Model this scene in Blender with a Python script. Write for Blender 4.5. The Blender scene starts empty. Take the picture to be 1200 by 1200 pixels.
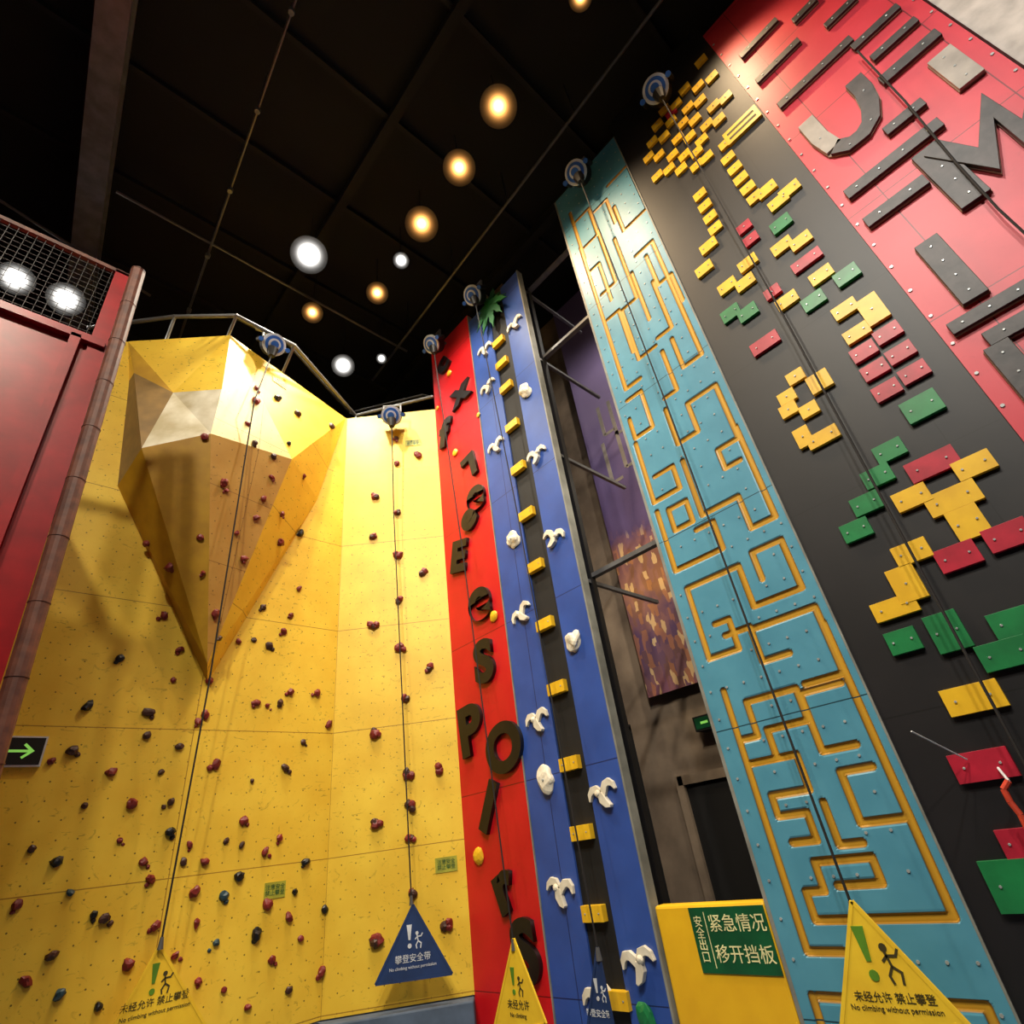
import bpy, bmesh, math, random
import numpy as np
from mathutils import Vector, Matrix, noise
from mathutils.geometry import intersect_ray_tri
random.seed(7)
scene=bpy.context.scene
try:
    scene.view_settings.view_transform='Standard'
except Exception: pass

# ---------------- camera survey (orientation solved from vanishing points) -------------
FOC=640.0
Zc=Vector((-152,1032,-640)).normalized()
Yc=Vector((-720,-500,-640)); Yc=(Yc-Yc.dot(Zc)*Zc).normalized()
Xc=Yc.cross(Zc)
CAM=Vector((0,0,1.6))
def ray(x,y):
    c=Vector((x-600,600-y,-FOC)); return Vector((c.dot(Xc),c.dot(Yc),c.dot(Zc)))
def onY(x,y,Y):
    r=ray(x,y); return CAM+r*((Y-CAM.y)/r.y)
def onX(x,y,X):
    r=ray(x,y); return CAM+r*((X-CAM.x)/r.x)
def onZ(x,y,Z):
    r=ray(x,y); return CAM+r*((Z-CAM.z)/r.z)
cd=bpy.data.cameras.new('camera'); cam=bpy.data.objects.new('camera',cd)
scene.collection.objects.link(cam)
R=Matrix((Xc,Yc,Zc)).to_4x4()
cam.matrix_world=Matrix.Translation(CAM)@R
cd.sensor_width=36; cd.lens=36*FOC/1200; cd.clip_start=0.05; cd.clip_end=200
scene.camera=cam

class Frame:
    def __init__(s,O,Rr,U=(0,0,1)):
        s.O=Vector(O); s.R=Vector(Rr).normalized(); s.U=Vector(U).normalized(); s.N=s.R.cross(s.U)
    def px(s,x,y,off=0):
        r=ray(x,y); o=s.O+s.N*off
        t=(o-CAM).dot(s.N)/r.dot(s.N); p=CAM+r*t-s.O
        return (p.dot(s.R),p.dot(s.U))
    def p(s,u,v,w=0): return s.O+s.R*u+s.U*v+s.N*w
FR=Frame((6.2,0,0),(0,-1,0))
FY=Frame((0,9.4,0),(1,0,0))
FC=Frame((4.6,9.4,0),(1.6,-1.4,0))
WC=math.hypot(1.6,1.4)
Z0=-.8   # hall floor level

# ---------------- materials ----------------
def lin(c):
    return tuple(((x/255)/12.92 if x/255<=0.04045 else ((x/255+0.055)/1.055)**2.4) for x in c)+(1,)
def mat(name,col,rough=0.6,metal=0,col2=None,scale=4,bump=0.0,emit=None,es=0,detail=6,lo=0.35,hi=0.7):
    m=bpy.data.materials.new(name); m.use_nodes=True
    nt=m.node_tree; b=nt.nodes['Principled BSDF']
    b.inputs['Roughness'].default_value=rough; b.inputs['Metallic'].default_value=metal
    b.inputs['Base Color'].default_value=lin(col)
    if col2 is None: col2=tuple(c*0.82 for c in col)
    tc=nt.nodes.new('ShaderNodeTexCoord')
    n=nt.nodes.new('ShaderNodeTexNoise'); n.inputs['Scale'].default_value=scale; n.inputs['Detail'].default_value=detail
    nt.links.new(tc.outputs['Object'],n.inputs['Vector'])
    cr=nt.nodes.new('ShaderNodeValToRGB')
    cr.color_ramp.elements[0].position=lo; cr.color_ramp.elements[1].position=hi
    cr.color_ramp.elements[0].color=lin(col2); cr.color_ramp.elements[1].color=lin(col)
    nt.links.new(n.outputs['Fac'],cr.inputs['Fac']); nt.links.new(cr.outputs['Color'],b.inputs['Base Color'])
    if bump:
        bp=nt.nodes.new('ShaderNodeBump'); bp.inputs['Strength'].default_value=bump; bp.inputs['Distance'].default_value=0.02
        nt.links.new(n.outputs['Fac'],bp.inputs['Height']); nt.links.new(bp.outputs['Normal'],b.inputs['Normal'])
    if emit:
        b.inputs['Emission Color'].default_value=lin(emit); b.inputs['Emission Strength'].default_value=es
    return m
def panelmat(name,col,col2,seam,bw=2.44,rh=1.22,dots=True,scr=0.5,rough=0.5,dotcol=None,dscale=4.6,mort=0.012,seamu=0,seamv=0,streak=0):
    m=mat(name,col,rough,0,col2,scale=1.6,bump=0.08)
    nt=m.node_tree; b=nt.nodes['Principled BSDF']
    base=b.inputs['Base Color'].links[0].from_socket
    uv=nt.nodes.new('ShaderNodeTexCoord')
    def mix(fac,a,c2):
        x=nt.nodes.new('ShaderNodeMix'); x.data_type='RGBA'
        nt.links.new(fac,x.inputs[0]); nt.links.new(a,x.inputs[6]); x.inputs[7].default_value=c2
        return x.outputs[2]
    def noisefac(scale,vec,lo,hi,amt,det=8,dist=0):
        n2=nt.nodes.new('ShaderNodeTexNoise'); n2.inputs['Scale'].default_value=scale; n2.inputs['Detail'].default_value=det; n2.inputs['Distortion'].default_value=dist
        nt.links.new(vec,n2.inputs['Vector'])
        r2=nt.nodes.new('ShaderNodeMapRange'); r2.inputs['From Min'].default_value=lo; r2.inputs['From Max'].default_value=hi; r2.inputs['To Max'].default_value=amt
        nt.links.new(n2.outputs['Fac'],r2.inputs['Value']); return r2.outputs[0]
    mp=nt.nodes.new('ShaderNodeMapping'); mp.inputs['Location'].default_value=(seamu,seamv,0)
    nt.links.new(uv.outputs['UV'],mp.inputs['Vector'])
    c=mix(noisefac(7,uv.outputs['UV'],.62,.72,scr,9,2.2),base,lin(tuple(x*0.6 for x in col2)))
    if streak:
        m2=nt.nodes.new('ShaderNodeMapping'); m2.inputs['Scale'].default_value=(1.6,5,1); m2.inputs['Rotation'].default_value=(0,0,.7)
        nt.links.new(uv.outputs['UV'],m2.inputs['Vector'])
        c=mix(noisefac(3.2,m2.outputs[0],.66,.7,streak,7,1.5),c,lin(tuple(x*0.55 for x in col2)))
        c=mix(noisefac(.7,uv.outputs['UV'],.45,.75,.3,3,0),c,lin(tuple(x*0.85 for x in col2)))
    if dots:
        vo=nt.nodes.new('ShaderNodeTexVoronoi'); vo.inputs['Scale'].default_value=dscale; vo.inputs['Randomness'].default_value=0.0
        vo.voronoi_dimensions='2D'
        nt.links.new(uv.outputs['UV'],vo.inputs['Vector'])
        lt=nt.nodes.new('ShaderNodeMath'); lt.operation='LESS_THAN'; lt.inputs[1].default_value=0.045
        nt.links.new(vo.outputs['Distance'],lt.inputs[0])
        c=mix(lt.outputs[0],c,lin(dotcol or tuple(x*0.5 for x in col2)))
    br=nt.nodes.new('ShaderNodeTexBrick'); br.offset=0.0; br.inputs['Scale'].default_value=1
    br.inputs['Brick Width'].default_value=bw; br.inputs['Row Height'].default_value=rh; br.inputs['Mortar Size'].default_value=mort*0.5
    br.inputs['Mortar Smooth'].default_value=0.0
    nt.links.new(mp.outputs[0],br.inputs['Vector'])
    c=mix(br.outputs['Fac'],c,lin(seam))
    nt.links.new(c,b.inputs['Base Color'])
    return m
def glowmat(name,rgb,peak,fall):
    # lamp halo painted as emission on a bowl, fading core to rim (UV.x = radius fraction)
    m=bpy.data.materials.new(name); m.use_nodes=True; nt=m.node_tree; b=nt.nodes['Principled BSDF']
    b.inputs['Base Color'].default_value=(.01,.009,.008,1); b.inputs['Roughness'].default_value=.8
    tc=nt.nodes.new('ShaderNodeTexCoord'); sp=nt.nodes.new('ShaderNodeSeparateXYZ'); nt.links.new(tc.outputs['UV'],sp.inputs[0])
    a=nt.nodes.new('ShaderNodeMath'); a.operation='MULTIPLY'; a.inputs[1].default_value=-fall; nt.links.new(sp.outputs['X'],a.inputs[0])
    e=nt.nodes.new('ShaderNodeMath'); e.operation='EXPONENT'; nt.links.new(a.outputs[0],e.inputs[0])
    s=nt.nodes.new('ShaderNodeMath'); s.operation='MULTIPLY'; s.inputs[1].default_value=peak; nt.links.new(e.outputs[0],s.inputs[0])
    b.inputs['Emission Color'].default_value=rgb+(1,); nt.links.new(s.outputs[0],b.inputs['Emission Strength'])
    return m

M={}
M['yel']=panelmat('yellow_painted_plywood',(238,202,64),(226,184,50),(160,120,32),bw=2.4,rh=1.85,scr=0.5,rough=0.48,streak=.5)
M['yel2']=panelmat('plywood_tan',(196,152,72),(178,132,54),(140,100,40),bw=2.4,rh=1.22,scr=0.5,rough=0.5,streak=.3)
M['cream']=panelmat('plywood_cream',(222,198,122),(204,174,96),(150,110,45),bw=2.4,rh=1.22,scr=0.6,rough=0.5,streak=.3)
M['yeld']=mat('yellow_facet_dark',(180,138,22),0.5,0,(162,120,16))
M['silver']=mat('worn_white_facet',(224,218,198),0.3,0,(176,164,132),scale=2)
M['brownf']=mat('brown_facet',(130,100,50),0.5)
M['red']=panelmat('red_painted_plywood',(208,24,32),(192,16,26),(110,12,16),bw=3,rh=2.44,dots=False,scr=0.15,rough=0.4)
M['redr']=panelmat('rose_red_plywood',(204,46,64),(190,36,54),(110,20,30),bw=1.3,rh=1.9,dots=False,scr=0.12,rough=0.45,seamu=.45)
M['blue']=panelmat('blue_painted_plywood',(50,84,166),(42,72,146),(22,34,80),bw=3,rh=2.44,dots=False,scr=0.1,rough=0.45)
M['blk']=panelmat('black_painted_plywood',(22,20,23),(14,13,16),(4,4,4),bw=3,rh=2.2,dots=False,scr=0.1,rough=0.5)
M['blkm']=mat('matt_black_strip',(12,11,13),0.75)
M['gold']=mat('yellow_board',(240,192,40),0.4,0,(222,172,34))
M['redb']=mat('red_board',(190,34,58),0.4)
M['grn']=mat('green_board',(30,132,72),0.4)
M['blkh']=mat('black_hold',(18,16,18),0.4,0,(11,10,11),scale=8,bump=0.1)
M['greyh']=mat('charcoal_worn_wood',(62,54,54),0.5,0,(32,28,29),scale=7,bump=0.15)
M['worn']=mat('worn_wood_edge',(150,120,100),0.6)
M['ltgrey']=mat('light_grey_board',(166,156,146),0.5)
M['maroon']=mat('maroon_hold',(132,34,28),0.5)
M['brown']=mat('dark_brown_hold',(72,38,24),0.5)
M['hblue']=mat('teal_hold',(40,70,80),0.5)
M['white']=mat('white_resin_hold',(236,228,208),0.4,0,(210,200,178),scale=6)
M['steel']=mat('galvanised_steel',(120,120,122),0.45,0.6)
M['dsteel']=mat('dark_steel',(40,38,38),0.5,0.4)
M['bolt']=mat('bolt_steel',(190,195,195),0.3,0.3)
M['rope']=mat('dark_webbing',(30,26,26),0.8)
M['devblue']=mat('device_blue',(50,104,200),0.35)
M['devwhite']=mat('device_white',(226,230,236),0.35)
M['concrete']=mat('concrete',(156,136,114),0.85,0,(112,96,80),scale=1.3,bump=0.3)
M['dark']=mat('dark_void',(16,14,14),0.8)
M['ceil']=mat('ceiling_black',(15,15,18),0.9,0,(9,9,11),scale=0.6)
M['girder']=mat('ceiling_girder_black',(10,10,11),0.85)
M['purlin']=mat('ceiling_purlin_grey',(18,18,22),0.8,0.1)
M['floor']=mat('floor_mat_blue_grey',(84,100,122),0.7)
M['pad']=mat('yellow_vinyl_pad',(240,190,30),0.45,0,(224,170,24),scale=2)
M['signgreen']=mat('sign_green',(14,88,50),0.4)
M['signwhite']=mat('sign_letter_cream',(252,244,180),0.5)
M['signlime']=mat('notice_lime',(176,176,56),0.5)
M['txtdark']=mat('print_dark',(70,60,20),0.6)
M['tyel']=mat('yellow_gate_cloth',(244,204,44),0.6,0,(232,188,36))
M['tblue']=mat('navy_gate_cloth',(22,52,104),0.6)
M['tan']=mat('brown_padding_roll',(112,62,44),0.6,0,(78,40,30),scale=9)
M['redm']=mat('red_play_panel',(162,12,22),0.35,0,(134,6,16))
M['leaf']=mat('palm_leaf_green',(28,104,48),0.5)
M['warm']=glowmat('lamp_warm_halo',(1,.42,.10),70,8.2)
M['cool']=glowmat('lamp_white_halo',(1,.97,.92),300,9.5)
M['hot']=mat('fill_lamp_face',(255,255,255),0.5,emit=(255,226,180),es=30)  # glowing face of the added fill lamps
M['exitg']=mat('exit_green_glow',(90,200,90),0.5,emit=(150,210,90),es=.6)
M['orange']=mat('orange_rope',(226,70,40),0.6)
M['bluetrim']=mat('pale_edge_band',(140,140,132),0.5)

# ---------------- mesh builder ----------------
_ico={}
def ico(l):
    if l not in _ico:
        bm=bmesh.new(); bmesh.ops.create_icosphere(bm,subdivisions=l,radius=1)
        bm.verts.ensure_lookup_table()
        _ico[l]=([v.co.copy() for v in bm.verts],[[v.index for v in f.verts] for f in bm.faces]); bm.free()
    return _ico[l]
class MB:
    def __init__(s): s.v=[];s.f=[];s.m=[];s.uv=[];s.mats=[]
    def mi(s,k):
        if k not in s.mats: s.mats.append(k)
        return s.mats.index(k)
    def add(s,vs,fs,k,uvs=None):
        b=len(s.v); s.v+= [tuple(v) for v in vs]; i=s.mi(k)
        s.uv+= (uvs if uvs else [(0,0)]*len(vs))
        for f in fs: s.f.append([b+j for j in f]); s.m.append(i)
    def prism(s,fr,pts,w0,w1,k):
        a=sum(pts[i][0]*pts[(i+1)%len(pts)][1]-pts[(i+1)%len(pts)][0]*pts[i][1] for i in range(len(pts)))
        if a<0: pts=pts[::-1]
        n=len(pts)
        vs=[fr.p(u,v,w0) for u,v in pts]+[fr.p(u,v,w1) for u,v in pts]
        fs=[list(range(n))[::-1],list(range(n,2*n))]+[[i,(i+1)%n,n+(i+1)%n,n+i] for i in range(n)]
        s.add(vs,fs,k,[tuple(p) for p in pts]*2)
    def box(s,fr,u0,u1,v0,v1,w0,w1,k): s.prism(fr,[(u0,v0),(u1,v0),(u1,v1),(u0,v1)],w0,w1,k)
    def wbox(s,a,b,k):
        fr=Frame((0,0,0),(1,0,0)) # N = -Y
        s.box(fr,a[0],b[0],a[2],b[2],-b[1],-a[1],k)
    def rbox(s,fr,cu,cv,w,h,w0,w1,k,ang=0,ch=0):
        c,sn=math.cos(ang),math.sin(ang)
        P=[(-w/2,-h/2),(w/2,-h/2),(w/2,h/2),(-w/2,h/2)]
        s.prism(fr,[(cu+x*c-y*sn,cv+x*sn+y*c) for x,y in P],w0,w1,k)
    def stroke(s,fr,pts,wd,w0,w1,k,closed=False):
        n=len(pts); L=[];Rr=[]
        ws=wd if isinstance(wd,(list,tuple)) else [wd]*n
        def un(a,b):
            dx,dy=b[0]-a[0],b[1]-a[1]; l=math.hypot(dx,dy) or 1; return (-dy/l,dx/l)
        for i in range(n):
            n1=un(pts[i-1],pts[i]) if (i>0 or closed) else None
            n2=un(pts[i],pts[(i+1)%n]) if (i<n-1 or closed) else None
            if n1 is None: n1=n2
            if n2 is None: n2=n1
            mx_,my_=n1[0]+n2[0],n1[1]+n2[1]; l=math.hypot(mx_,my_) or 1; mx_/=l; my_/=l
            sc=1/max(.45,mx_*n1[0]+my_*n1[1])
            L.append((pts[i][0]+mx_*sc*ws[i]/2,pts[i][1]+my_*sc*ws[i]/2)); Rr.append((pts[i][0]-mx_*sc*ws[i]/2,pts[i][1]-my_*sc*ws[i]/2))
        vs=[fr.p(*p,w1) for p in L]+[fr.p(*p,w1) for p in Rr]+[fr.p(*p,w0) for p in L]+[fr.p(*p,w0) for p in Rr]
        fs=[]
        for i in range(n if closed else n-1):
            j=(i+1)%n
            fs+=[[n+i,n+j,j,i],[i,j,2*n+j,2*n+i],[3*n+i,3*n+j,n+j,n+i],[2*n+i,2*n+j,3*n+j,3*n+i]]
        if not closed:
            fs+=[[n,0,2*n,3*n],[n-1,2*n-1,4*n-1,3*n-1]]
        s.add(vs,fs,k,L+Rr+L+Rr)
    def cyl(s,c,ax,r,h,k,seg=16,r2=None):
        c=Vector(c);ax=Vector(ax).normalized(); r2=r if r2 is None else r2
        t=ax.cross(Vector((0,0,1)))
        if t.length<1e-3: t=Vector((1,0,0))
        t.normalize(); q=ax.cross(t)
        vs=[c+(t*math.cos(a)+q*math.sin(a))*r for a in [2*math.pi*i/seg for i in range(seg)]]
        vs+=[c+ax*h+(t*math.cos(a)+q*math.sin(a))*r2 for a in [2*math.pi*i/seg for i in range(seg)]]
        fs=[list(range(seg))[::-1],list(range(seg,2*seg))]+[[i,(i+1)%seg,seg+(i+1)%seg,seg+i] for i in range(seg)]
        s.add(vs,fs,k)
    def bowl(s,c,ax,r,dep,k,seg=28,rings=8):
        c=Vector(c);ax=Vector(ax).normalized(); t=ax.cross(Vector((0,0,1)))
        if t.length<1e-3: t=Vector((1,0,0))
        t.normalize(); q=ax.cross(t); vs=[c];uv=[(0,0)]
        for j in range(1,rings+1):
            f=j/rings
            for i in range(seg):
                a=2*math.pi*i/seg; vs.append(c+ax*dep*f*f+(t*math.cos(a)+q*math.sin(a))*r*f); uv.append((f,0))
        fs=[[0,1+i,1+(i+1)%seg] for i in range(seg)]
        for j in range(rings-1):
            for i in range(seg):
                a=1+j*seg; fs.append([a+i,a+seg+i,a+seg+(i+1)%seg,a+(i+1)%seg])
        s.add(vs,fs,k,uv)
    def tube(s,a,b,r,k,seg=8):
        a=Vector(a);b=Vector(b); s.cyl(a,b-a,r,(b-a).length,k,seg)
    def path(s,pts,r,k,seg=6):
        for a,b in zip(pts,pts[1:]): s.tube(a,b,r,k,seg)
    def blob(s,c,N,r,k,lvl=2,flat=0.7,jit=0.22,ru=1,rv=1,ang=None):
        N=Vector(N).normalized(); t=N.cross(Vector((0,0,1)));
        if t.length<1e-3: t=Vector((1,0,0))
        t.normalize(); q=N.cross(t); V,Fs=ico(lvl)
        if ang is None: ang=random.uniform(0,6.28)
        t2=t*math.cos(ang)+q*math.sin(ang); q2=N.cross(t2)
        off=Vector([random.uniform(-9,9) for _ in range(3)])
        vs=[]
        for v in V:
            k2=1+jit*2*noise.noise(v*1.3+off)
            vs.append(Vector(c)+(t2*v.x*ru+q2*v.y*rv+N*v.z*flat)*r*k2)
        s.add(vs,Fs,k)
    def build(s,name,parent=None,bevel=0,smooth=False):
        me=bpy.data.meshes.new(name); me.from_pydata(s.v,[],s.f)
        for k in s.mats: me.materials.append(M[k])
        me.polygons.foreach_set('material_index',s.m)
        ul=me.uv_layers.new(name='UVMap')
        li=np.zeros(len(me.loops),dtype=np.int32); me.loops.foreach_get('vertex_index',li)
        uva=np.array(s.uv,dtype=np.float32)[li]; ul.data.foreach_set('uv',uva.ravel())
        if smooth: me.polygons.foreach_set('use_smooth',[True]*len(s.f))
        me.update(); o=bpy.data.objects.new(name,me); scene.collection.objects.link(o)
        if parent: o.parent=parent
        if bevel:
            b=o.modifiers.new('bev','BEVEL'); b.width=bevel; b.segments=2; b.limit_method='ANGLE'
        return o
def text(parent,name,body,fr,u,v,w,size,k,ext=0.004,ang=0,sx=1,bold=0,space=1):
    c=bpy.data.curves.new(name,'FONT'); c.body=body; c.size=size; c.extrude=ext; c.align_x='CENTER'; c.align_y='CENTER'
    c.offset=bold; c.space_line=space
    c.materials.append(M[k]); o=bpy.data.objects.new(name,c); scene.collection.objects.link(o)
    m=Matrix((fr.R,fr.U,fr.N)).transposed().to_4x4()
    o.matrix_world=Matrix.Translation(fr.p(u,v,w))@m@Matrix.Rotation(ang,4,'Z')@Matrix.Diagonal((sx,1,1,1))
    if parent: o.parent=parent
    return o

# ---------------- room shell ----------------
H=15.2; XL,XR,YF,YB=-9.0,9.6,-6.0,17.0
for nm,a,b,k in [('floor',(XL,YF,Z0-.1),(XR,YB,Z0),'floor'),('ceiling',(XL,YF,H),(XR,YB,H+.1),'ceil'),
    ('wall_right',(XR,YF,Z0),(XR+.2,YB,H),'concrete'),('wall_left',(XL-.2,YF,Z0),(XL,YB,H),'ceil'),
    ('wall_back',(XL,YB,Z0),(XR,YB+.2,H),'ceil'),('wall_front',(XL,YF-.2,Z0),(XR,YF,H),'ceil')]:
    b_=MB(); b_.wbox(a,b,k); b_.build(nm)
b_=MB()
for i in range(10):
    y=YF+1.5+i*2.3; b_.wbox((XL,y-.05,H-.14),(XR,y+.05,H-.002),'purlin')
for x in (-7.5,-4.6,3.0,7.2):
    b_.wbox((x-.1,YF,H-.3),(x+.1,YB,H-.002),'girder')
b_.build('trim_1')
b_=MB()
a=onZ(132,10,14.4); c=onZ(88,380,14.2)
d=(c-a).normalized(); a=a-d*1.5; c=c+d*.5
fr=Frame(a,d,(0,0,1)); L=(c-a).length
M['beam']=mat('painted_beam_grey',(130,130,140),.35,.4)
b_.box(fr,0,L,0,.06,-.24,.24,'beam'); b_.box(fr,0,L,.5,.56,-.24,.24,'beam'); b_.box(fr,0,L,.06,.5,-.04,.04,'beam')
b_.build('steel_i_beam')

# ---------------- yellow climbing wall ----------------
b_=MB()
b_.prism(FY,[(0,-.04),(4.6,-.04),(4.6,10.94),(0,10.6)],-.12,0,'yel')
b_.prism(FC,[(0,-.04),(WC,-.04),(WC,11.0),(0,10.94)],-.12,0,'yel')
yw=b_.build('yellow_climbing_wall')
V={}
V['W1']=onY(150,400,9.4); V['T']=onY(270,393,8.45); V['R']=onY(405,490,9.36)
V['L1']=onY(157,437,9.15); V['L2']=onY(166,525,8.6); V['C']=onY(247,508,8.15)
V['Rm']=onY(342,538,8.45); V['K']=onY(372,585,9.4); V['B']=onY(243,778,9.05); V['M']=onY(203,460,8.8)
V['E']=onY(260,456,8.28)
V['T2']=V['T']+Vector((0,.95,0)); V['BW']=onY(243,800,9.4)
V['BL']=Vector((V['L2'].x-.1,9.4,V['L2'].z-.3)); V['L1w']=Vector((V['L1'].x-.02,9.4,V['L1'].z))
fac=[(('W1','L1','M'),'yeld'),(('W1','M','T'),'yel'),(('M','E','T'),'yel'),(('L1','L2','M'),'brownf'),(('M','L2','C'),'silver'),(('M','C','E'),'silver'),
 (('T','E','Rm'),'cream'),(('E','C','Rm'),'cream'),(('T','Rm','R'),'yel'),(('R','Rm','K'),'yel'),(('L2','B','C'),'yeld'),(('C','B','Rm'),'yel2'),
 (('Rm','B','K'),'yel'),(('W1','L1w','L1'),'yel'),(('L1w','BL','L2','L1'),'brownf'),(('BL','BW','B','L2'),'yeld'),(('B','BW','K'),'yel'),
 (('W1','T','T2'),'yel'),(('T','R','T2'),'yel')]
b_=MB(); tris=[]
for ks,k in fac:
    P=[V[q] for q in ks]; b_.add(P,[list(range(len(P)))],k,[(p.x,p.z) for p in P])
    for i in range(1,len(P)-1): tris.append((P[0],P[i],P[i+1]))
dv=b_.build('faceted_overhang_volume')
bm=bmesh.new(); bm.from_mesh(dv.data); bmesh.ops.remove_doubles(bm,verts=bm.verts,dist=.001); bmesh.ops.recalc_face_normals(bm,faces=bm.faces); bm.to_mesh(dv.data); bm.free()

def hitwall(x,y):
    r=ray(x,y).normalized(); best=None
    for t in tris:
        h=intersect_ray_tri(t[0],t[1],t[2],r,CAM,True)
        if h is not None:
            d=(h-CAM).length
            n=(t[1]-t[0]).cross(t[2]-t[0]).normalized()
            if n.dot(r)>0: n=-n
            if best is None or d<best[0]: best=(d,h,n)
    if best: return best[1],best[2]
    u,v=FC.px(x,y)
    if 0<=u<=WC: return FC.p(u,v),FC.N
    u,v=FY.px(x,y); return FY.p(u,v),FY.N
hl=[(192,722),(210,762),(140,772),(203,797),(245,798),(279,752),(297,750),(315,757),(332,740),(340,722),(252,720),(256,748),(173,637),(174,835),(102,828),(240,838),(300,824),(313,827),(328,824),(371,812),(340,811),(385,849),(60,892),(172,862),(210,875),(253,895),(334,900),(154,942),(99,944),(37,995),(168,1010),(222,990),(239,1010),(265,985),(285,962),(283,990),(310,998),(327,982),(280,1027),(338,1075),(313,1060),(200,940),(199,975),(82,1046),(110,1072),(122,1076),(182,1085),(230,1082),(253,1105),(318,1125),(358,1010),(380,1065),(376,1139),(115,1180),(350,690),
 (290,497),(325,467),(348,485),(298,520),(262,566),(320,535),(356,558),(300,607),(277,625),(235,630),(238,672),(308,585),(265,575),(330,603),(328,635),(285,655),(240,512),(300,455),(388,500),(60,1120),(20,1060),(150,1130),(262,1160),(200,665),(300,470),(338,520),(318,560),(352,625),(308,712),
 (232,846),(246,900),(140,985),(66,1010),(176,1030),(228,1045),(262,1050),(300,1095),(345,1045),(352,1100),(205,1120),(232,1150),(338,1160),(290,1180),(70,1165),(30,1150),(130,905),(85,880),(188,905),(295,915),(355,870),(215,1010)]
b_=MB()
for x,y in hl:
    p,n=hitwall(x,y); k=random.choice(['brown','maroon','maroon','maroon','blkh','hblue' if y>950 else 'brown'])
    r=random.uniform(.04,.07)*(1.15 if y<700 else 1)
    b_.blob(p+n*r*.35,n,r,k,ru=random.uniform(.8,1.3),rv=random.uniform(.7,1.1))
    if random.random()<.45:
        b_.blob(p+n*r*.3+Vector((random.uniform(-.08,.08),0,random.uniform(-.07,-.04)))-n*0.01,n,r*.5,k)
for x,y in [(463,516),(464,545),(466,601),(468,650),(468,703),(470,759),(473,818),(478,906),(480,945),(482,985),(482,1048),(438,582),(438,629),(497,670),(438,733),(503,783),(440,858),(512,903),(443,968),(490,533),(445,1098),(525,1085)]:
    p,n=hitwall(x,y); r=random.uniform(.08,.11)
    for j in range(3):
        o=FC.R*random.uniform(-.06,.06)+Vector((0,0,random.uniform(-.05,.05)))
        b_.blob(p+o+n*r*.3,n,r*random.uniform(.5,.8),random.choice(['maroon','maroon','maroon','brown']))
b_.build('climbing_holds')
b_=MB(); b_.box(FC,-.05,WC,Z0,-.05,.02,.3,'floor'); b_.box(FY,-.2,4.55,Z0,-.05,.02,.3,'floor'); b_.build('foam_kerb',bevel=.02)

# ---------------- right climbing panels ----------------
TH=-.14
b_=MB(); b_.box(FR,-8.0,-6.46,Z0,12.95,TH,0,'red'); b_.box(FR,-6.46,-6.44,Z0,12.9,TH,.01,'bluetrim'); rp=b_.build('red_climbing_wall')
b_=MB(); b_.box(FR,-6.43,-5.72,Z0,12.65,TH,0,'blue'); b_.box(FR,-5.25,-4.69,Z0,12.65,TH,0,'blue'); b_.box(FR,-5.72,-5.25,Z0,12.5,TH,-.03,'blkm')
b_.box(FR,-4.69,-4.66,Z0,12.65,TH,.012,'bluetrim'); b_.build('blue_climbing_wall')
b_=MB(); b_.box(FR,-1.6,.45,Z0,13.9,TH,.0,'blk'); b_.build('black_climbing_wall')
b_=MB(); b_.box(FR,.45,2.32,Z0,13.4,TH,.02,'redr')
z=.3
while z<13.3:
    b_.cyl(FR.p(.49,z,.02),FR.N,.018,.012,'bolt',6); b_.cyl(FR.p(2.28,z,.02),FR.N,.018,.012,'bolt',6); z+=.42
b_.build('rose_red_climbing_wall')
M['beige']=mat('beige_wall_panel',(200,190,182),0.7)
b_=MB(); b_.box(FR,2.36,5.6,Z0,15.1,TH,-.02,'beige'); b_.build('beige_wall_panel')
b_=MB()
for u in (-7.9,-6.5,-4.78,-3.15,-1.7,.4,2.2):
    b_.box(FR,u-.05,u+.05,Z0,12.4,TH-.3,TH-.2,'dsteel')
    for z in (5,7.5,10,12.2): b_.box(FR,u-.03,u+.03,z,z+.06,-2.2,TH-.1,'steel')
for z in (5,10,12.2): b_.box(FR,-8,2.3,z+.1,z+.17,TH-.32,TH-.22,'steel')
b_.build('steel_support_frame')

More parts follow.
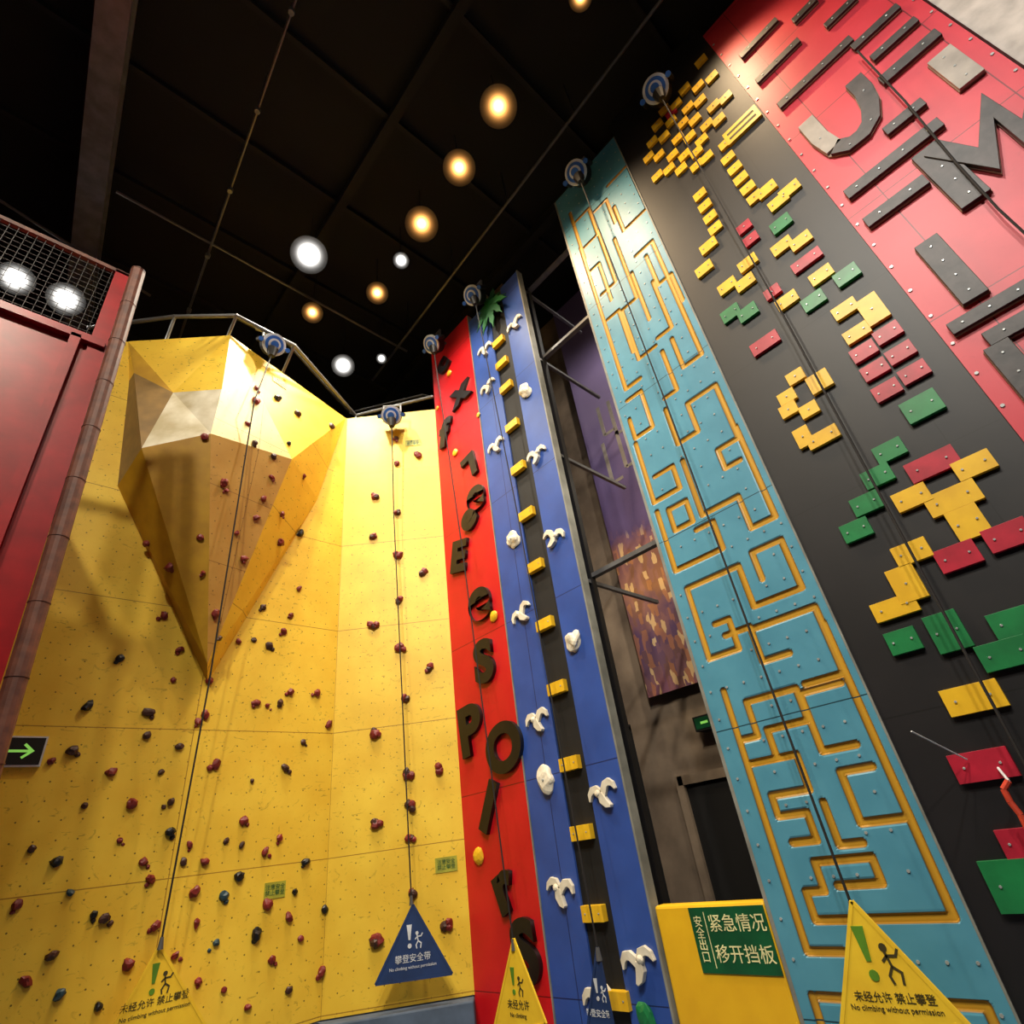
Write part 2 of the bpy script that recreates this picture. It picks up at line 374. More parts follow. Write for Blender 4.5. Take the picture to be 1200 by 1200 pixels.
# ---- teal maze wall : carved plate ----
mz=[[(673,262),(690,245),(700,275),(685,290)],[(712,218),(735,192),(752,250),(730,268),(722,240)],[(680,290),(735,455),(752,448)],
[(700,270),(722,330),(705,345)],[(720,280),(745,350),(728,362),(750,420),(770,410)],[(745,300),(765,285),(822,415),(800,428),(790,395)],
[(765,330),(785,385),(770,395)],[(740,320),(760,375)],[(695,250),(712,238),(720,262)],[(690,320),(704,315),(716,352)],[(712,375),(728,372),(742,412)],
[(668,250),(680,290),(690,300)],[(776,412),(800,452),(780,470)],[(757,300),(770,335),(788,325),(800,352)],
[(735,470),(752,462),(765,500),(745,515),(740,490)],[(745,520),(765,590),(800,580),(790,545),(765,552)],
[(780,480),(795,520),(820,510),(810,470),(840,455),(862,515),(840,525),(848,550),(870,545)],[(862,500),(903,608),(880,618),(868,580),(848,585)],
[(785,597),(805,590),(810,612),(790,618),(784,597)],[(770,600),(800,665),(850,650),(838,610),(815,618)],[(800,540),(830,600),(850,592)],
[(805,690),(832,772),(868,765),(855,725),(838,732)],[(805,690),(870,675),(880,712),(945,700),(920,630),(878,640),(890,680)],
[(880,738),(958,718),(985,790),(945,805)],[(850,745),(880,738),(895,775),(925,765)],
[(848,810),(866,868),(888,862),(877,822),(932,805),(942,845),(900,858),(905,885)],[(848,810),(948,1115),(990,1118)],
[(965,730),(1105,1075),(958,1085),(945,1045),(965,1040),(955,1010),(1020,1000),(1030,1035),(985,1045)],
[(985,800),(940,820),(965,880),(1010,888)],[(880,895),(935,888),(950,925),(905,935),(910,957),(945,950),(952,985),(930,990)],
[(1022,898),(985,905),(1005,965),(1060,960)],[(965,940),(985,990),(1010,985)],[(960,1168),(1150,1165),(1165,1230),(975,1240),(960,1168)]]
segs=[]
for pl in mz:
    P=[FR.px(*q) for q in pl]; cu,cv=P[0]
    pts=[(cu,cv)]
    for u,v in P[1:]:
        if abs(u-cu)>abs(v-cv): cu=u
        else: cv=v
        pts.append((cu,cv))
    for a,b in zip(pts,pts[1:]): segs.append((a,b))
u0,u1,v0,v1=-3.25,-1.62,Z0,13.4; st=.0165
nu=int((u1-u0)/st)+1; nv=int((v1-v0)/st)+1
U,Vv=np.meshgrid(np.linspace(u0,u1,nu),np.linspace(v0,v1,nv))
D=np.full(U.shape,9.0)
for (a,b) in segs:
    ax,ay=a;bx,by=b; dx,dy=bx-ax,by-ay; l2=dx*dx+dy*dy or 1e-9
    t=np.clip(((U-ax)*dx+(Vv-ay)*dy)/l2,0,1); D=np.minimum(D,np.hypot(U-ax-t*dx,Vv-ay-t*dy))
HW=.036
Wd=-.026*np.clip((HW+.006-D)/.016,0,1)
co=np.zeros((nv*nu,3),dtype=np.float32)
co[:,0]=6.2-Wd.ravel()-.01; co[:,1]=-U.ravel(); co[:,2]=Vv.ravel()
idx=np.arange(nv*nu).reshape(nv,nu)
fq=np.stack([idx[:-1,:-1],idx[:-1,1:],idx[1:,1:],idx[1:,:-1]],-1).reshape(-1,4)
me=bpy.data.meshes.new('maze_plate'); me.from_pydata(co.tolist(),[],fq.tolist())
at=me.attributes.new('gd','FLOAT','POINT'); at.data.foreach_set('value',D.ravel().astype(np.float32))
m=mat('teal_maze_board',(84,150,174),0.42,0,(72,136,160),scale=2)
nt=m.node_tree; bs=nt.nodes['Principled BSDF']; base=bs.inputs['Base Color'].links[0].from_socket
an=nt.nodes.new('ShaderNodeAttribute'); an.attribute_name='gd'
cr=nt.nodes.new('ShaderNodeValToRGB'); nt.links.new(an.outputs['Fac'],cr.inputs['Fac']); e=cr.color_ramp.elements
e[0].position=0; e[0].color=lin((206,156,44)); e[1].position=HW-.006; e[1].color=lin((176,126,30))
q=e.new(HW+.002); q.color=lin((84,66,28))
r1=nt.nodes.new('ShaderNodeMapRange'); r1.inputs['From Min'].default_value=HW+.001; r1.inputs['From Max'].default_value=HW+.007; r1.inputs['To Min'].default_value=0; r1.inputs['To Max'].default_value=1
nt.links.new(an.outputs['Fac'],r1.inputs['Value'])
mx=nt.nodes.new('ShaderNodeMix'); mx.data_type='RGBA'; nt.links.new(r1.outputs[0],mx.inputs[0]); nt.links.new(cr.outputs['Color'],mx.inputs[6]); nt.links.new(base,mx.inputs[7])
gm=nt.nodes.new('ShaderNodeNewGeometry'); sp=nt.nodes.new('ShaderNodeSeparateXYZ'); nt.links.new(gm.outputs['Position'],sp.inputs[0])
ms=nt.nodes.new('ShaderNodeMath'); ms.operation='PINGPONG'; ms.inputs[1].default_value=1.22; nt.links.new(sp.outputs['Z'],ms.inputs[0])
ml=nt.nodes.new('ShaderNodeMath'); ml.operation='LESS_THAN'; ml.inputs[1].default_value=.006; nt.links.new(ms.outputs[0],ml.inputs[0])
mx2=nt.nodes.new('ShaderNodeMix'); mx2.data_type='RGBA'; nt.links.new(ml.outputs[0],mx2.inputs[0]); nt.links.new(mx.outputs[2],mx2.inputs[6]); mx2.inputs[7].default_value=lin((24,60,72))
nt.links.new(mx2.outputs[2],bs.inputs['Base Color']); me.materials.append(m); M['teal']=m
me.update()
b_=MB(); b_.box(FR,-3.25,-1.62,Z0,13.4,TH,-.03,'dsteel'); b_.box(FR,-3.29,-3.25,Z0,13.4,TH,.012,'bluetrim'); b_.box(FR,-1.62,-1.6,Z0,13.4,TH,.016,'bluetrim')
def dmin(u,v):
    return min(math.hypot(u-(a[0]+t*(b[0]-a[0])),v-(a[1]+t*(b[1]-a[1]))) for a,b in segs for t in [max(0,min(1,((u-a[0])*(b[0]-a[0])+(v-a[1])*(b[1]-a[1]))/(((b[0]-a[0])**2+(b[1]-a[1])**2) or 1e-9)))])
v=.12
while v<13.35:
    for i in range(8):
        u=-3.17+i*.21
        if dmin(u,v)>.065: b_.cyl(FR.p(u,v,.008),FR.N,.014,.012,'bolt',6)
    v+=.305
tw=b_.build('teal_maze_climbing_wall')
mo=bpy.data.objects.new('maze_plate',me); scene.collection.objects.link(mo); mo.parent=tw

# ---- pixel boards on the black wall ----
S=(.2,.17); Q=(.26,.21); B=(.42,.22)
pix=[('gold',S,[(821,71),(834,90),(818,101),(802,104),(850,114),(836,124),(820,118),(806,126),(792,122),(778,128),(814,140),(800,144),(786,142),(770,146),(828,146),(842,140),(808,160),(794,162),(778,160),(764,166),(822,164),(816,178),(802,182),(788,182),(772,182),(760,184),(828,184),(798,198),(784,198),(770,206),(816,194)]),
('gold',S,[(853,185),(861,197),(868,209),(876,220),(884,231),(850,168),(820,228),(826,241),(832,254),(838,267)]),
('redb',S,[(786,132),(872,266),(880,280)]),
('gold',(.26,.19),[(898,222),(925,222),(912,236),(830,288),(825,315),(916,288),(938,282),(852,335),(876,308),(873,331),(962,322),(922,352),(990,362)]),
('grn',Q,[(915,262),(992,322),(953,352),(856,367),(876,366)]),('redb',(.36,.17),[(945,305)]),('redb',S,[(905,342)]),
('redb',(.36,.2),[(896,402)]),('gold',(.22,.4),[(1022,362)]),('gold',(.26,.18),[(1004,390)]),
('redb',(.25,.19),[(1040,390),(1012,412),(1055,413),(1025,433),(1071,436),(1039,457)]),('grn',(.32,.26),[(1080,476)]),
('gold',(.2,.17),[(932,441),(922,465),(924,480),(948,480)]),('gold',(.24,.25),[(960,447)]),('gold',(.34,.17),[(964,512)]),('gold',(.17,.26),[(941,512)]),
('grn',(.27,.2),[(1042,528),(1028,558),(1015,590),(1003,621)]),('redb',B,[(1092,544)]),('gold',(.3,.2),[(1141,545),(1068,583),(1068,647)]),
('gold',(.42,.22),[(1116,584)]),('gold',(.25,.3),[(1134,612)]),('redb',(.32,.22),[(1181,627),(1122,652)]),
('gold',(.24,.34),[(1062,684)]),('gold',(.38,.18),[(1048,712)]),('grn',(.26,.21),[(1058,751)]),('grn',(.26,.34),[(1110,740)]),
('grn',(.36,.22),[(1192,728),(1178,766)]),('gold',B,[(1140,818)]),('redb',B,[(1151,897)]),('redb',(.3,.2),[(1200,988)]),('grn',(.4,.34),[(1195,1038)])]
b_=MB(); nb=0
for k,(w,h),L in pix:
    for x,y in L:
        u,v=FR.px(x,y,.04); nb+=1; b_.rbox(FR,u,v,w,h,0,.045+.0012*(nb%5),k)
        for s in ((-1,1) if w>.24 else (0,)):
            b_.cyl(FR.p(u+s*w*.3,v,.05),FR.N,.011,.008,'bolt',6)
u,v=FR.px(869,147,.04); b_.rbox(FR,u,v,.55,.32,0,.05,'gold')
for j in range(2): b_.rbox(FR,u,v+.06-.12*j,.44,.05,.05,.053,'txtdark')
b_.build('pixel_board_holds',bevel=.006)
b_=MB()
for x,y in [(583,400),(587,425),(592,453),(599,498),(606,548),(616,602),(626,663),(637,731),(651,806),(666,895),(680,976),(694,1071),(722,1173)]:
    u,v=FR.px(x,y,.05); b_.rbox(FR,u,v,.34,.17,-.03,.06,'gold')
    for s in (-1,1): b_.cyl(FR.p(u+s*.11,v,.06),FR.N,.012,.006,'bolt',6)
b_.build('yellow_board_steps',bevel=.01)
b_=MB()
def bird(x,y,f=1,sc=1,rot=0):
    u,v=FR.px(x,y,.05); cr_,sr_=math.cos(rot),math.sin(rot)
    T=lambda a,b:(u+sc*(f*a*cr_-b*sr_),v+sc*(f*a*sr_+b*cr_))
    wl=[(-.21,-.03),(-.19,.04),(-.14,.085),(-.08,.085),(-.03,.03),(0,-.02)]
    wr=[(.22,.02),(.19,.085),(.14,.12),(.08,.105),(.03,.04),(0,-.02)]
    for w_ in (wl,wr):
        b_.stroke(FR,[T(*q) for q in w_],[.02*sc,.06*sc,.08*sc,.085*sc,.09*sc,.08*sc],.0,.05,'white')
    b_.stroke(FR,[T(-.02,.03),T(.0,-.05),T(.05,-.11),T(.1,-.14)],[.07*sc,.1*sc,.08*sc,.03*sc],0,.07,'white')
    p=T(-.05,.03); b_.blob(FR.p(p[0],p[1],.05),FR.N,.045*sc,'white',flat=.8,jit=.1)
for i,(x,y,f) in enumerate([(602,380,1),(567,410,1),(571,453,-1),(580,523,1),(628,533,-1),(648,630,-1),(610,720,1),(628,845,1),(705,932,1),(655,1045,1),(748,1131,-1),(700,1176,1)]):
    bird(x,y,f,1.05,[.1,-.25,.3,0][i%4])
for x,y in [(614,457),(600,632),(670,751),(638,914)]:
    u,v=FR.px(x,y,.05); b_.blob(FR.p(u,v,.02),FR.N,.165,'white',lvl=3,flat=.45,ru=1.05,rv=.85,jit=.22)
    b_.cyl(FR.p(u,v,.06),FR.N,.02,.035,'bolt',8)
u,v=FR.px(755,1192,.05); b_.blob(FR.p(u,v,.02),FR.N,.12,'grn',flat=.55)
b_.build('white_bird_holds',bevel=.01)

# red wall letters
rl=bpy.data.objects.new('letter_holds',None); scene.collection.objects.link(rl)
for i,(ch,x,y,sz,an) in enumerate([('c',519,428,.85,.5),('x',540,460,.95,.1),('f',521,510,1.0,-.25),('L',551,545,.75,3.3),('e',558,580,1.0,-.1),('e',549,608,.8,.5),('E',538,654,.85,-.25),('e',562,703,1.15,0),('S',568,777,.95,0),('P',552,858,1.05,.1),('O',592,878,.92,.3),('I',573,948,.95,-.5),('r',590,1040,.85,.4),('S',617,1118,.9,.1)]):
    u,v=FR.px(x,y,.03); text(rl,'letter_%d'%(i+1),ch,FR,u,v,.035,sz,'blkh',.035,an,bold=.045,sx=1.1)
b_=MB()
for x,y,r in [(560,1003,.12),(578,722,.1),(533,530,.09),(526,437,.09),(620,1175,.14),(560,486,.06),(512,478,.06)]:
    u,v=FR.px(x,y,.03); b_.blob(FR.p(u,v,.02),FR.N,r,'gold',flat=.4,jit=.08)
b_.build('round_yellow_holds')

# rose wall: big bar / letter shapes
b_=MB(); FQ=Frame(FR.p(0,0,.02),FR.R)
def bar(p,q,w,k='greyh',d=.07,bolts=True):
    a=FQ.px(*p,.05); c=FQ.px(*q,.05)
    if abs(a[0]-c[0])>3*abs(a[1]-c[1]): m_=(a[1]+c[1])/2; a=(a[0],m_); c=(c[0],m_)
    elif abs(a[1]-c[1])>3*abs(a[0]-c[0]): m_=(a[0]+c[0])/2; a=(m_,a[1]); c=(m_,c[1])
    b_.stroke(FQ,[a,c],w,.012,d,k); b_.stroke(FQ,[a,c],w+.015,0,.03,'worn')
    if bolts:
        n=max(2,int(math.hypot(a[0]-c[0],a[1]-c[1])/.22))
        for i in range(n):
            t=(i+.5)/n; b_.cyl(FQ.p(a[0]+(c[0]-a[0])*t,a[1]+(c[1]-a[1])*t,d),FQ.N,.014,.008,'bolt',6)
for p,q,w in [((908,20),(870,70),.13),((935,45),(888,98),.13),((995,42),(915,128),.15),((958,0),(928,24),.13),((1002,-4),(968,32),.12),
  ((1052,6),(1000,58),.13),((1074,22),(1022,70),.13),((1098,36),(1034,98),.17),((1082,118),(1038,156),.15),((1100,140),(994,232),.17),((1084,208),(1016,264),.17),
  ((1083,284),(1146,348),.22),((1210,330),(1114,388),.15),((1160,404),(1240,345),.17),((1166,404),(1225,470),.2)]:
    bar(p,q,w)
bar((1085,174),(1142,236),.26)
mp_=[FQ.px(*q,.05) for q in [(1092,176),(1160,188),(1158,126),(1204,160),(1222,84)]]
b_.stroke(FQ,mp_,.19,.012,.09,'greyh'); b_.stroke(FQ,mp_,.205,0,.03,'worn')
bar((1098,66),(1142,92),.24,'ltgrey')
jp=[(1000,94),(1012,106),(1020,122),(1021,140),(1012,156),(996,169),(978,173),(961,162),(944,143)]
jq=[FQ.px(*q,.05) for q in jp]
b_.stroke(FQ,jq[:7],.2,.012,.07,'greyh'); b_.stroke(FQ,jq[6:],.2,.012,.07,'ltgrey'); b_.stroke(FQ,jq,.215,0,.03,'worn')
for q in jp[1::2]: b_.cyl(FQ.p(*FQ.px(*q,.07),.07),FQ.N,.014,.008,'bolt',6)
b_.build('letter_bar_holds',bevel=.008)

# palm leaves
b_=MB(); c0=FR.px(574,357,.1)
for i in range(11):
    a=i*2*math.pi/11+.2; L=random.uniform(.42,.72); n=7; P1=[];P2=[]
    for j in range(n+1):
        t=j/n; w=.12*math.sin(math.pi*min(1,t*1.02+.05))*(1 if j%2 else .6)
        x=c0[0]+L*t*math.cos(a); y=c0[1]+L*t*math.sin(a)-.18*t*t
        P1.append((x-math.sin(a)*w,y+math.cos(a)*w)); P2.append((x+math.sin(a)*w,y-math.cos(a)*w))
    b_.prism(FR,P1+P2[::-1],.03+.012*i,.05+.012*i,'leaf')
b_.box(FR,c0[0]-.08,c0[0]+.08,c0[1]-.08,c0[1]+.08,0,.05,'leaf')
b_.build('palm_leaf_decoration')

# ---------------- auto belays with webbing ----------------
def belay(pos,wallN,mount,drop):
    b=MB(); pos=Vector(pos); ax=(Vector(wallN)*.75+Vector((0,0,-.65))).normalized()
    r=.23
    b.cyl(pos-ax*.16,ax,r,.24,'dsteel',24); b.cyl(pos+ax*.07,ax,r*1.0,.04,'devwhite',24)
    b.cyl(pos+ax*.11,ax,r*.78,.02,'devblue',24); b.cyl(pos+ax*.13,ax,r*.52,.015,'devwhite',20); b.cyl(pos+ax*.145,ax,r*.34,.02,'devblue',16)
    t=ax.cross(Vector((0,0,1))).normalized()
    for s in (-1,1):
        b.tube(pos+t*s*.2-ax*.1,pos+t*s*.2-ax*.1+Vector((0,0,.3)),.025,'steel')
        b.tube(pos+t*s*.27-ax*.14,pos+t*s*.27+ax*.12,.05,'dsteel')
        b.tube(pos+t*s*.27+ax*.12,pos+t*s*.27+ax*.14,.05,'devblue')
    b.tube(pos-t*.22-ax*.1+Vector((0,0,.3)),pos+t*.22-ax*.1+Vector((0,0,.3)),.03,'steel')
    b.tube(pos-ax*.1+Vector((0,0,.3)),mount,.035,'steel')
    b.cyl(pos-Vector((0,0,.34)),(0,0,1),.06,.2,'dsteel',12,.12)
    p=[pos-Vector((0,0,.3))]+[Vector(q) for q in drop]
    b.path(p,.012,'rope')
    e=p[-1]; b.cyl(e-Vector((0,0,.12)),(0,0,1),.035,.12,'steel',8,.02)
    return b.build('auto_belay_device')
belay(onY(320,404,8.35),(0,-1,0),onY(300,385,8.6),[onY(298,470,8.05),onY(245,800,8.75),onY(190,1098,8.95)])
p=FC.px(459,487,.35); q=FC.px(481,1050,.3)
belay(FC.p(*p,.35),FC.N,FC.p(p[0],p[1]+.5,-.05),[FC.p(p[0],8,.24),FC.p(q[0],q[1],.22)])
for (x,y),(ex,ey) in [((508,403),(601,1100)),((556,346),(700,1110)),((677,203),(996,1056)),((770,106),(1290,1060))]:
    p=FR.px(x,y,.4); q=FR.px(ex,ey,.35)
    belay(FR.p(*p,.4),FR.N,FR.p(p[0],p[1]+.25,-.1),[FR.p(p[0]*.6+q[0]*.4,q[1]+(p[1]-q[1])*.5,.28),FR.p(q[0],q[1],.35)])
# gate triangles
M['tgreen']=mat('print_green',(96,150,30),.6)
def tri_gate(fr,off,P,k,tk,lines,ap,mark,msz):
    b=MB(); pts=[fr.px(*q,off) for q in P]; b.prism(fr,pts,off-.008,off+.008,k)
    for a,c in zip(pts,pts[1:]+pts[:1]):
        b.stroke(fr,[a,c],.03,off-.012,off+.012,k)
    o=b.build('belay_gate_banner'); mu,mv=fr.px(*mark,off)
    b2=MB(); b2.stroke(fr,[(mu,mv+.5*msz),(mu,mv-.12*msz)],[msz*.26,msz*.1],off+.008,off+.014,ap)
    b2.cyl(fr.p(mu,mv-.36*msz,off+.008),fr.N,msz*.1,.006,ap,12)
    f=mu+msz*.38
    b2.cyl(fr.p(f,mv+.12*msz,off+.008),fr.N,msz*.08,.004,tk,10)
    for pl in [[(0,.05),(.05,-.2)],[(.05,-.2),(.2,-.3),(.16,-.5)],[(.05,-.2),(-.06,-.36),(-.02,-.5)],[(.02,-.02),(.2,-.02),(.28,.1)],[(.02,-.02),(-.1,-.12)]]:
        b2.stroke(fr,[(f+a*msz,mv+c*msz) for a,c in pl],msz*.05,off+.008,off+.013,tk)
    b2.build('warning_mark',o)
    for i,(s,sz,px) in enumerate(lines):
        u,v=fr.px(*px,off); text(o,'line_%d'%(i+1),s,fr,u,v,off+.01,sz,tk,.002)
    return o
tri_gate(FY,.4,[(187,1108),(116,1236),(250,1218)],'tyel','txtdark',[('未经允许 禁止攀登',.085,(182,1174)),('No climbing without permission',.055,(182,1186))],'tgreen',(180,1148),.3)
tri_gate(FC,.32,[(484,1060),(440,1154),(530,1141)],'tblue','devwhite',[('攀登安全带',.1,(484,1123)),('No climbing without permission',.05,(484,1133))],'devwhite',(480,1098),.28)
tri_gate(FR,.35,[(602,1100),(578,1212),(640,1200)],'tyel','txtdark',[('未经允许',.1,(608,1178)),('No climbing',.06,(608,1190))],'tgreen',(602,1150),.28)
tri_gate(FR,.35,[(700,1110),(688,1215),(720,1208)],'tblue','devwhite',[('攀登安全带',.07,(702,1188))],'devwhite',(700,1160),.2)
tri_gate(FR,.5,[(998,1056),(980,1290),(1172,1240)],'tyel','txtdark',[('未经允许 禁止攀登',.07,(1048,1170)),('No climbing without permission',.05,(1050,1183))],'tgreen',(1016,1118),.36)

# ---------------- gantry above yellow wall ----------------
b_=MB(); gp=[onZ(x,y,11.3) for x,y in [(105,384),(205,371),(277,370),(345,405),(417,487),(506,465)]]
b_.path(gp,.04,'steel',8)
for p in gp: b_.blob(p,(0,0,1),.05,'steel',lvl=1,flat=1,jit=0)
for p in gp[1:5]: b_.tube(p,(p.x,max(p.y,9.6),10.4),.03,'steel')
gp2=[p+Vector((0,.35,.35)) for p in gp]; b_.path(gp2,.03,'dsteel',8)
for p,q in zip(gp,gp2): b_.tube(p,q,.02,'dsteel')
b_.build('steel_pipe_gantry')

# ---------------- red play structure on the left ----------------
G=Frame((0,6.5,0),(1,0,0)); b_=MB()
b_.box(G,-6,-.4,Z0,7.6,-.1,-.03,'redm')
for i in range(1,9): b_.box(G,-.4-.9*i-.03,-.4-.9*i+.03,Z0,7.6,-.03,.0,'redm')
b_.box(G,-6,-.12,7.55,7.66,-.1,.05,'redm')
b_.prism(G,[(-.3,9.05),(-.14,9.05),(.2,Z0),(-.12,Z0)],-.12,.0,'redm')
b_.prism(G,[(-.46,7.6),(-.36,7.6),(-.2,Z0),(-.3,Z0)],-.03,.05,'redm')
b_.prism(G,[(-.42,7.6),(-.2,7.6),(.0,Z0),(-.42,Z0)],-.1,-.04,'redm')
b_.box(G,-6,-.1,9.0,9.06,-.06,.0,'tan')
b_.tube((-.07,6.42,9.1),(.31,6.46,Z0),.085,'tan',14)
for i in range(14):
    t=i/14; b_.cyl(Vector((-.07,6.42,9.1)).lerp(Vector((.31,6.46,Z0)),t),(.38,.04,-9.9),.09,.012,'tan',14)
for u in [-6+.09*i for i in range(65)]: b_.box(G,u-.003,u+.003,7.7,9.0,-.02,-.014,'dsteel')
for z in [7.75+.09*i for i in range(14)]: b_.box(G,-6,-.3,z-.003,z+.003,-.02,-.014,'dsteel')
for z in (2.4,5.0,7.5): b_.wbox((-6,6.6,z),(-.5,8.5,z+.08),'redm')
for x in (-5.9,-3,-.5): b_.wbox((x-.06,8.4,Z0),(x+.06,8.52,7.5),'redm')
b_.build('red_play_structure')

# ---------------- gap: poster, doorway, pads ----------------
b_=MB(); FP=Frame((9.4,0,0),(0,-1,0)); 
pm=bpy.data.materials.new('city_poster_print'); pm.use_nodes=True; nt=pm.node_tree; bs=nt.nodes['Principled BSDF']; bs.inputs['Roughness'].default_value=.5
gm=nt.nodes.new('ShaderNodeNewGeometry'); sp=nt.nodes.new('ShaderNodeSeparateXYZ'); nt.links.new(gm.outputs['Position'],sp.inputs[0])
r1=nt.nodes.new('ShaderNodeMapRange'); r1.inputs['From Min'].default_value=3.6; r1.inputs['From Max'].default_value=15.2; nt.links.new(sp.outputs['Z'],r1.inputs['Value'])
cb=nt.nodes.new('ShaderNodeCombineXYZ'); nt.links.new(sp.outputs['Y'],cb.inputs[0]); nt.links.new(sp.outputs['Z'],cb.inputs[1])
nz=nt.nodes.new('ShaderNodeTexNoise'); nz.inputs['Scale'].default_value=1.3; nz.inputs['Detail'].default_value=5; nt.links.new(cb.outputs[0],nz.inputs['Vector'])
ad=nt.nodes.new('ShaderNodeMath'); ad.operation='MULTIPLY_ADD'; ad.inputs[1].default_value=.16; nt.links.new(nz.outputs['Fac'],ad.inputs[0]); nt.links.new(r1.outputs[0],ad.inputs[2])
cr=nt.nodes.new('ShaderNodeValToRGB'); el=cr.color_ramp.elements; el[0].position=0; el[0].color=lin((190,100,110)); el[1].position=1; el[1].color=lin((130,112,156))
for pos,c in [(.12,(120,84,78)),(.2,(90,64,90)),(.27,(206,140,76)),(.33,(170,110,70)),(.4,(84,66,104)),(.55,(112,96,142)),(.7,(144,126,166))]:
    e=el.new(pos); e.color=lin(c)
nt.links.new(ad.outputs[0],cr.inputs['Fac'])
vo=nt.nodes.new('ShaderNodeTexVoronoi'); vo.distance='CHEBYCHEV'; vo.inputs['Scale'].default_value=5.5
mpp=nt.nodes.new('ShaderNodeMapping'); mpp.inputs['Scale'].default_value=(1.8,.7,1); nt.links.new(cb.outputs[0],mpp.inputs['Vector']); nt.links.new(mpp.outputs[0],vo.inputs['Vector'])
hs=nt.nodes.new('ShaderNodeSeparateColor'); nt.links.new(vo.outputs['Color'],hs.inputs[0])
cr2=nt.nodes.new('ShaderNodeValToRGB'); cr2.color_ramp.interpolation='CONSTANT'; e2=cr2.color_ramp.elements; e2[0].position=0; e2[0].color=lin((84,62,100)); e2[1].position=.88; e2[1].color=lin((250,214,150))
for pos,c in [(.3,(120,84,100)),(.55,(176,116,76)),(.72,(96,66,70))]:
    e=e2.new(pos); e.color=lin(c)
nt.links.new(hs.outputs[0],cr2.inputs['Fac'])
m1=nt.nodes.new('ShaderNodeMapRange'); m1.inputs['From Min'].default_value=.42; m1.inputs['From Max'].default_value=.34; m1.inputs['To Max'].default_value=.5; nt.links.new(ad.outputs[0],m1.inputs['Value'])
mx=nt.nodes.new('ShaderNodeMix'); mx.data_type='RGBA'; nt.links.new(m1.outputs[0],mx.inputs[0]); nt.links.new(cr.outputs['Color'],mx.inputs[6]); nt.links.new(cr2.outputs['Color'],mx.inputs[7])
nt.links.new(mx.outputs[2],bs.inputs['Base Color']); M['poster']=pm
b_.box(FP,-6.1,-4.75,3.75,15.0,-.04,0,'poster')
for (x,y),(x2,y2) in [((700,478),(716,505)),((712,470),(735,500)),((706,520),(728,560)),((722,505),(745,540))]:
    a=FP.px(x,y); c=FP.px(x2,y2); b_.stroke(FP,[a,(a[0],c[1])],.1,0,.004,'ltgrey'); b_.stroke(FP,[(a[0],c[1]),(a[0]+.3,c[1])],.08,0,.004,'ltgrey')
b_.build('city_mural_poster')
b_=MB(); FW=Frame((9.6,0,0),(0,-1,0))
b_.box(FW,-5.9,-4.2,Z0,2.2,0,.03,'dark'); b_.box(FW,-6.0,-4.1,2.2,2.35,0,.1,'concrete'); b_.box(FW,-6.05,-5.9,Z0,2.35,0,.1,'concrete'); b_.box(FW,-4.2,-4.05,Z0,2.35,0,.1,'concrete')
b_.build('door_1')
b_=MB(); b_.wbox((7.5,6.25,Z0),(7.9,6.65,15.1),'concrete'); b_.build('concrete_column')
b_=MB()
for i in range(14): b_.wbox((7.2,5.2+.05*i,Z0),(7.23,5.215+.05*i,2.9),'dsteel')
for i in range(37): b_.wbox((7.2,5.2,Z0+.1*i),(7.225,5.88,Z0+.1*i+.015),'dsteel')
b_.wbox((7.16,5.14,Z0),(7.26,5.2,2.95),'dark'); b_.wbox((7.16,5.88,Z0),(7.26,5.94,2.95),'dark'); b_.wbox((7.16,5.14,2.9),(7.26,5.94,2.98),'dark')
b_.build('mesh_safety_screen')
e=onX(826,846,9.3); b_=MB(); b_.wbox((e.x,e.y-.22,e.z-.12),(e.x+.3,e.y+.22,e.z+.12),'dark')
b_.wbox((e.x-.01,e.y-.19,e.z-.09),(e.x,e.y+.19,e.z+.09),'signgreen'); b_.wbox((e.x-.015,e.y-.06,e.z-.02),(e.x-.01,e.y+.08,e.z+.02),'exitg'); b_.build('exit_light_box')
b_=MB(); pt=FR.px(833,1059)[1]
b_.box(FR,-4.64,-3.31,Z0,pt,-.2,-.02,'pad')
pad=b_.build('yellow_safety_pad',bevel=.03)
b_=MB(); s=[FR.px(*q,0) for q in [(808,1066),(908,1052),(912,1140),(822,1144)]]
su0=(s[0][0]+s[3][0])/2; su1=(s[1][0]+s[2][0])/2; su1=min(su1,-3.33); sv1=pt-.03; sv0=(s[2][1]+s[3][1])/2
b_.box(FR,su0,su1,sv0,sv1,-.019,-.008,'signgreen'); b_.box(FR,su0+.2*(su1-su0),su0+.21*(su1-su0),sv0+.04,sv1-.04,-.008,-.005,'signwhite')
sg=b_.build('emergency_notice_sign'); W_=su1-su0; Hh=sv1-sv0
text(sg,'line_1','紧急情况',FR,su0+W_*.61,sv0+Hh*.73,-.006,W_*.182,'signwhite',.002,sx=1.02)
text(sg,'line_2','移开挡板',FR,su0+W_*.61,sv0+Hh*.27,-.006,W_*.182,'signwhite',.002,sx=1.02)
text(sg,'line_3','安\n全\n出\n口',FR,su0+W_*.1,sv0+Hh*.5,-.006,W_*.12,'signwhite',.002,space=.95)
b_=MB(); a=FY.px(-6,862,.05); c=FY.px(47,898,.05)
b_.box(FY,a[0],c[0],c[1],a[1],0,.05,'devwhite'); b_.box(FY,a[0]+.02,c[0]-.02,c[1]+.02,a[1]-.02,.05,.056,'dark')
mu,mv=(a[0]+c[0])/2+.02,(a[1]+c[1])/2; 
b_.box(FY,mu-.15,mu+.1,mv-.015,mv+.015,.056,.06,'exitg'); b_.stroke(FY,[(mu+.03,mv+.08),(mu+.12,mv),(mu+.03,mv-.08)],.03,.056,.061,'exitg'); b_.build('exit_arrow_sign')
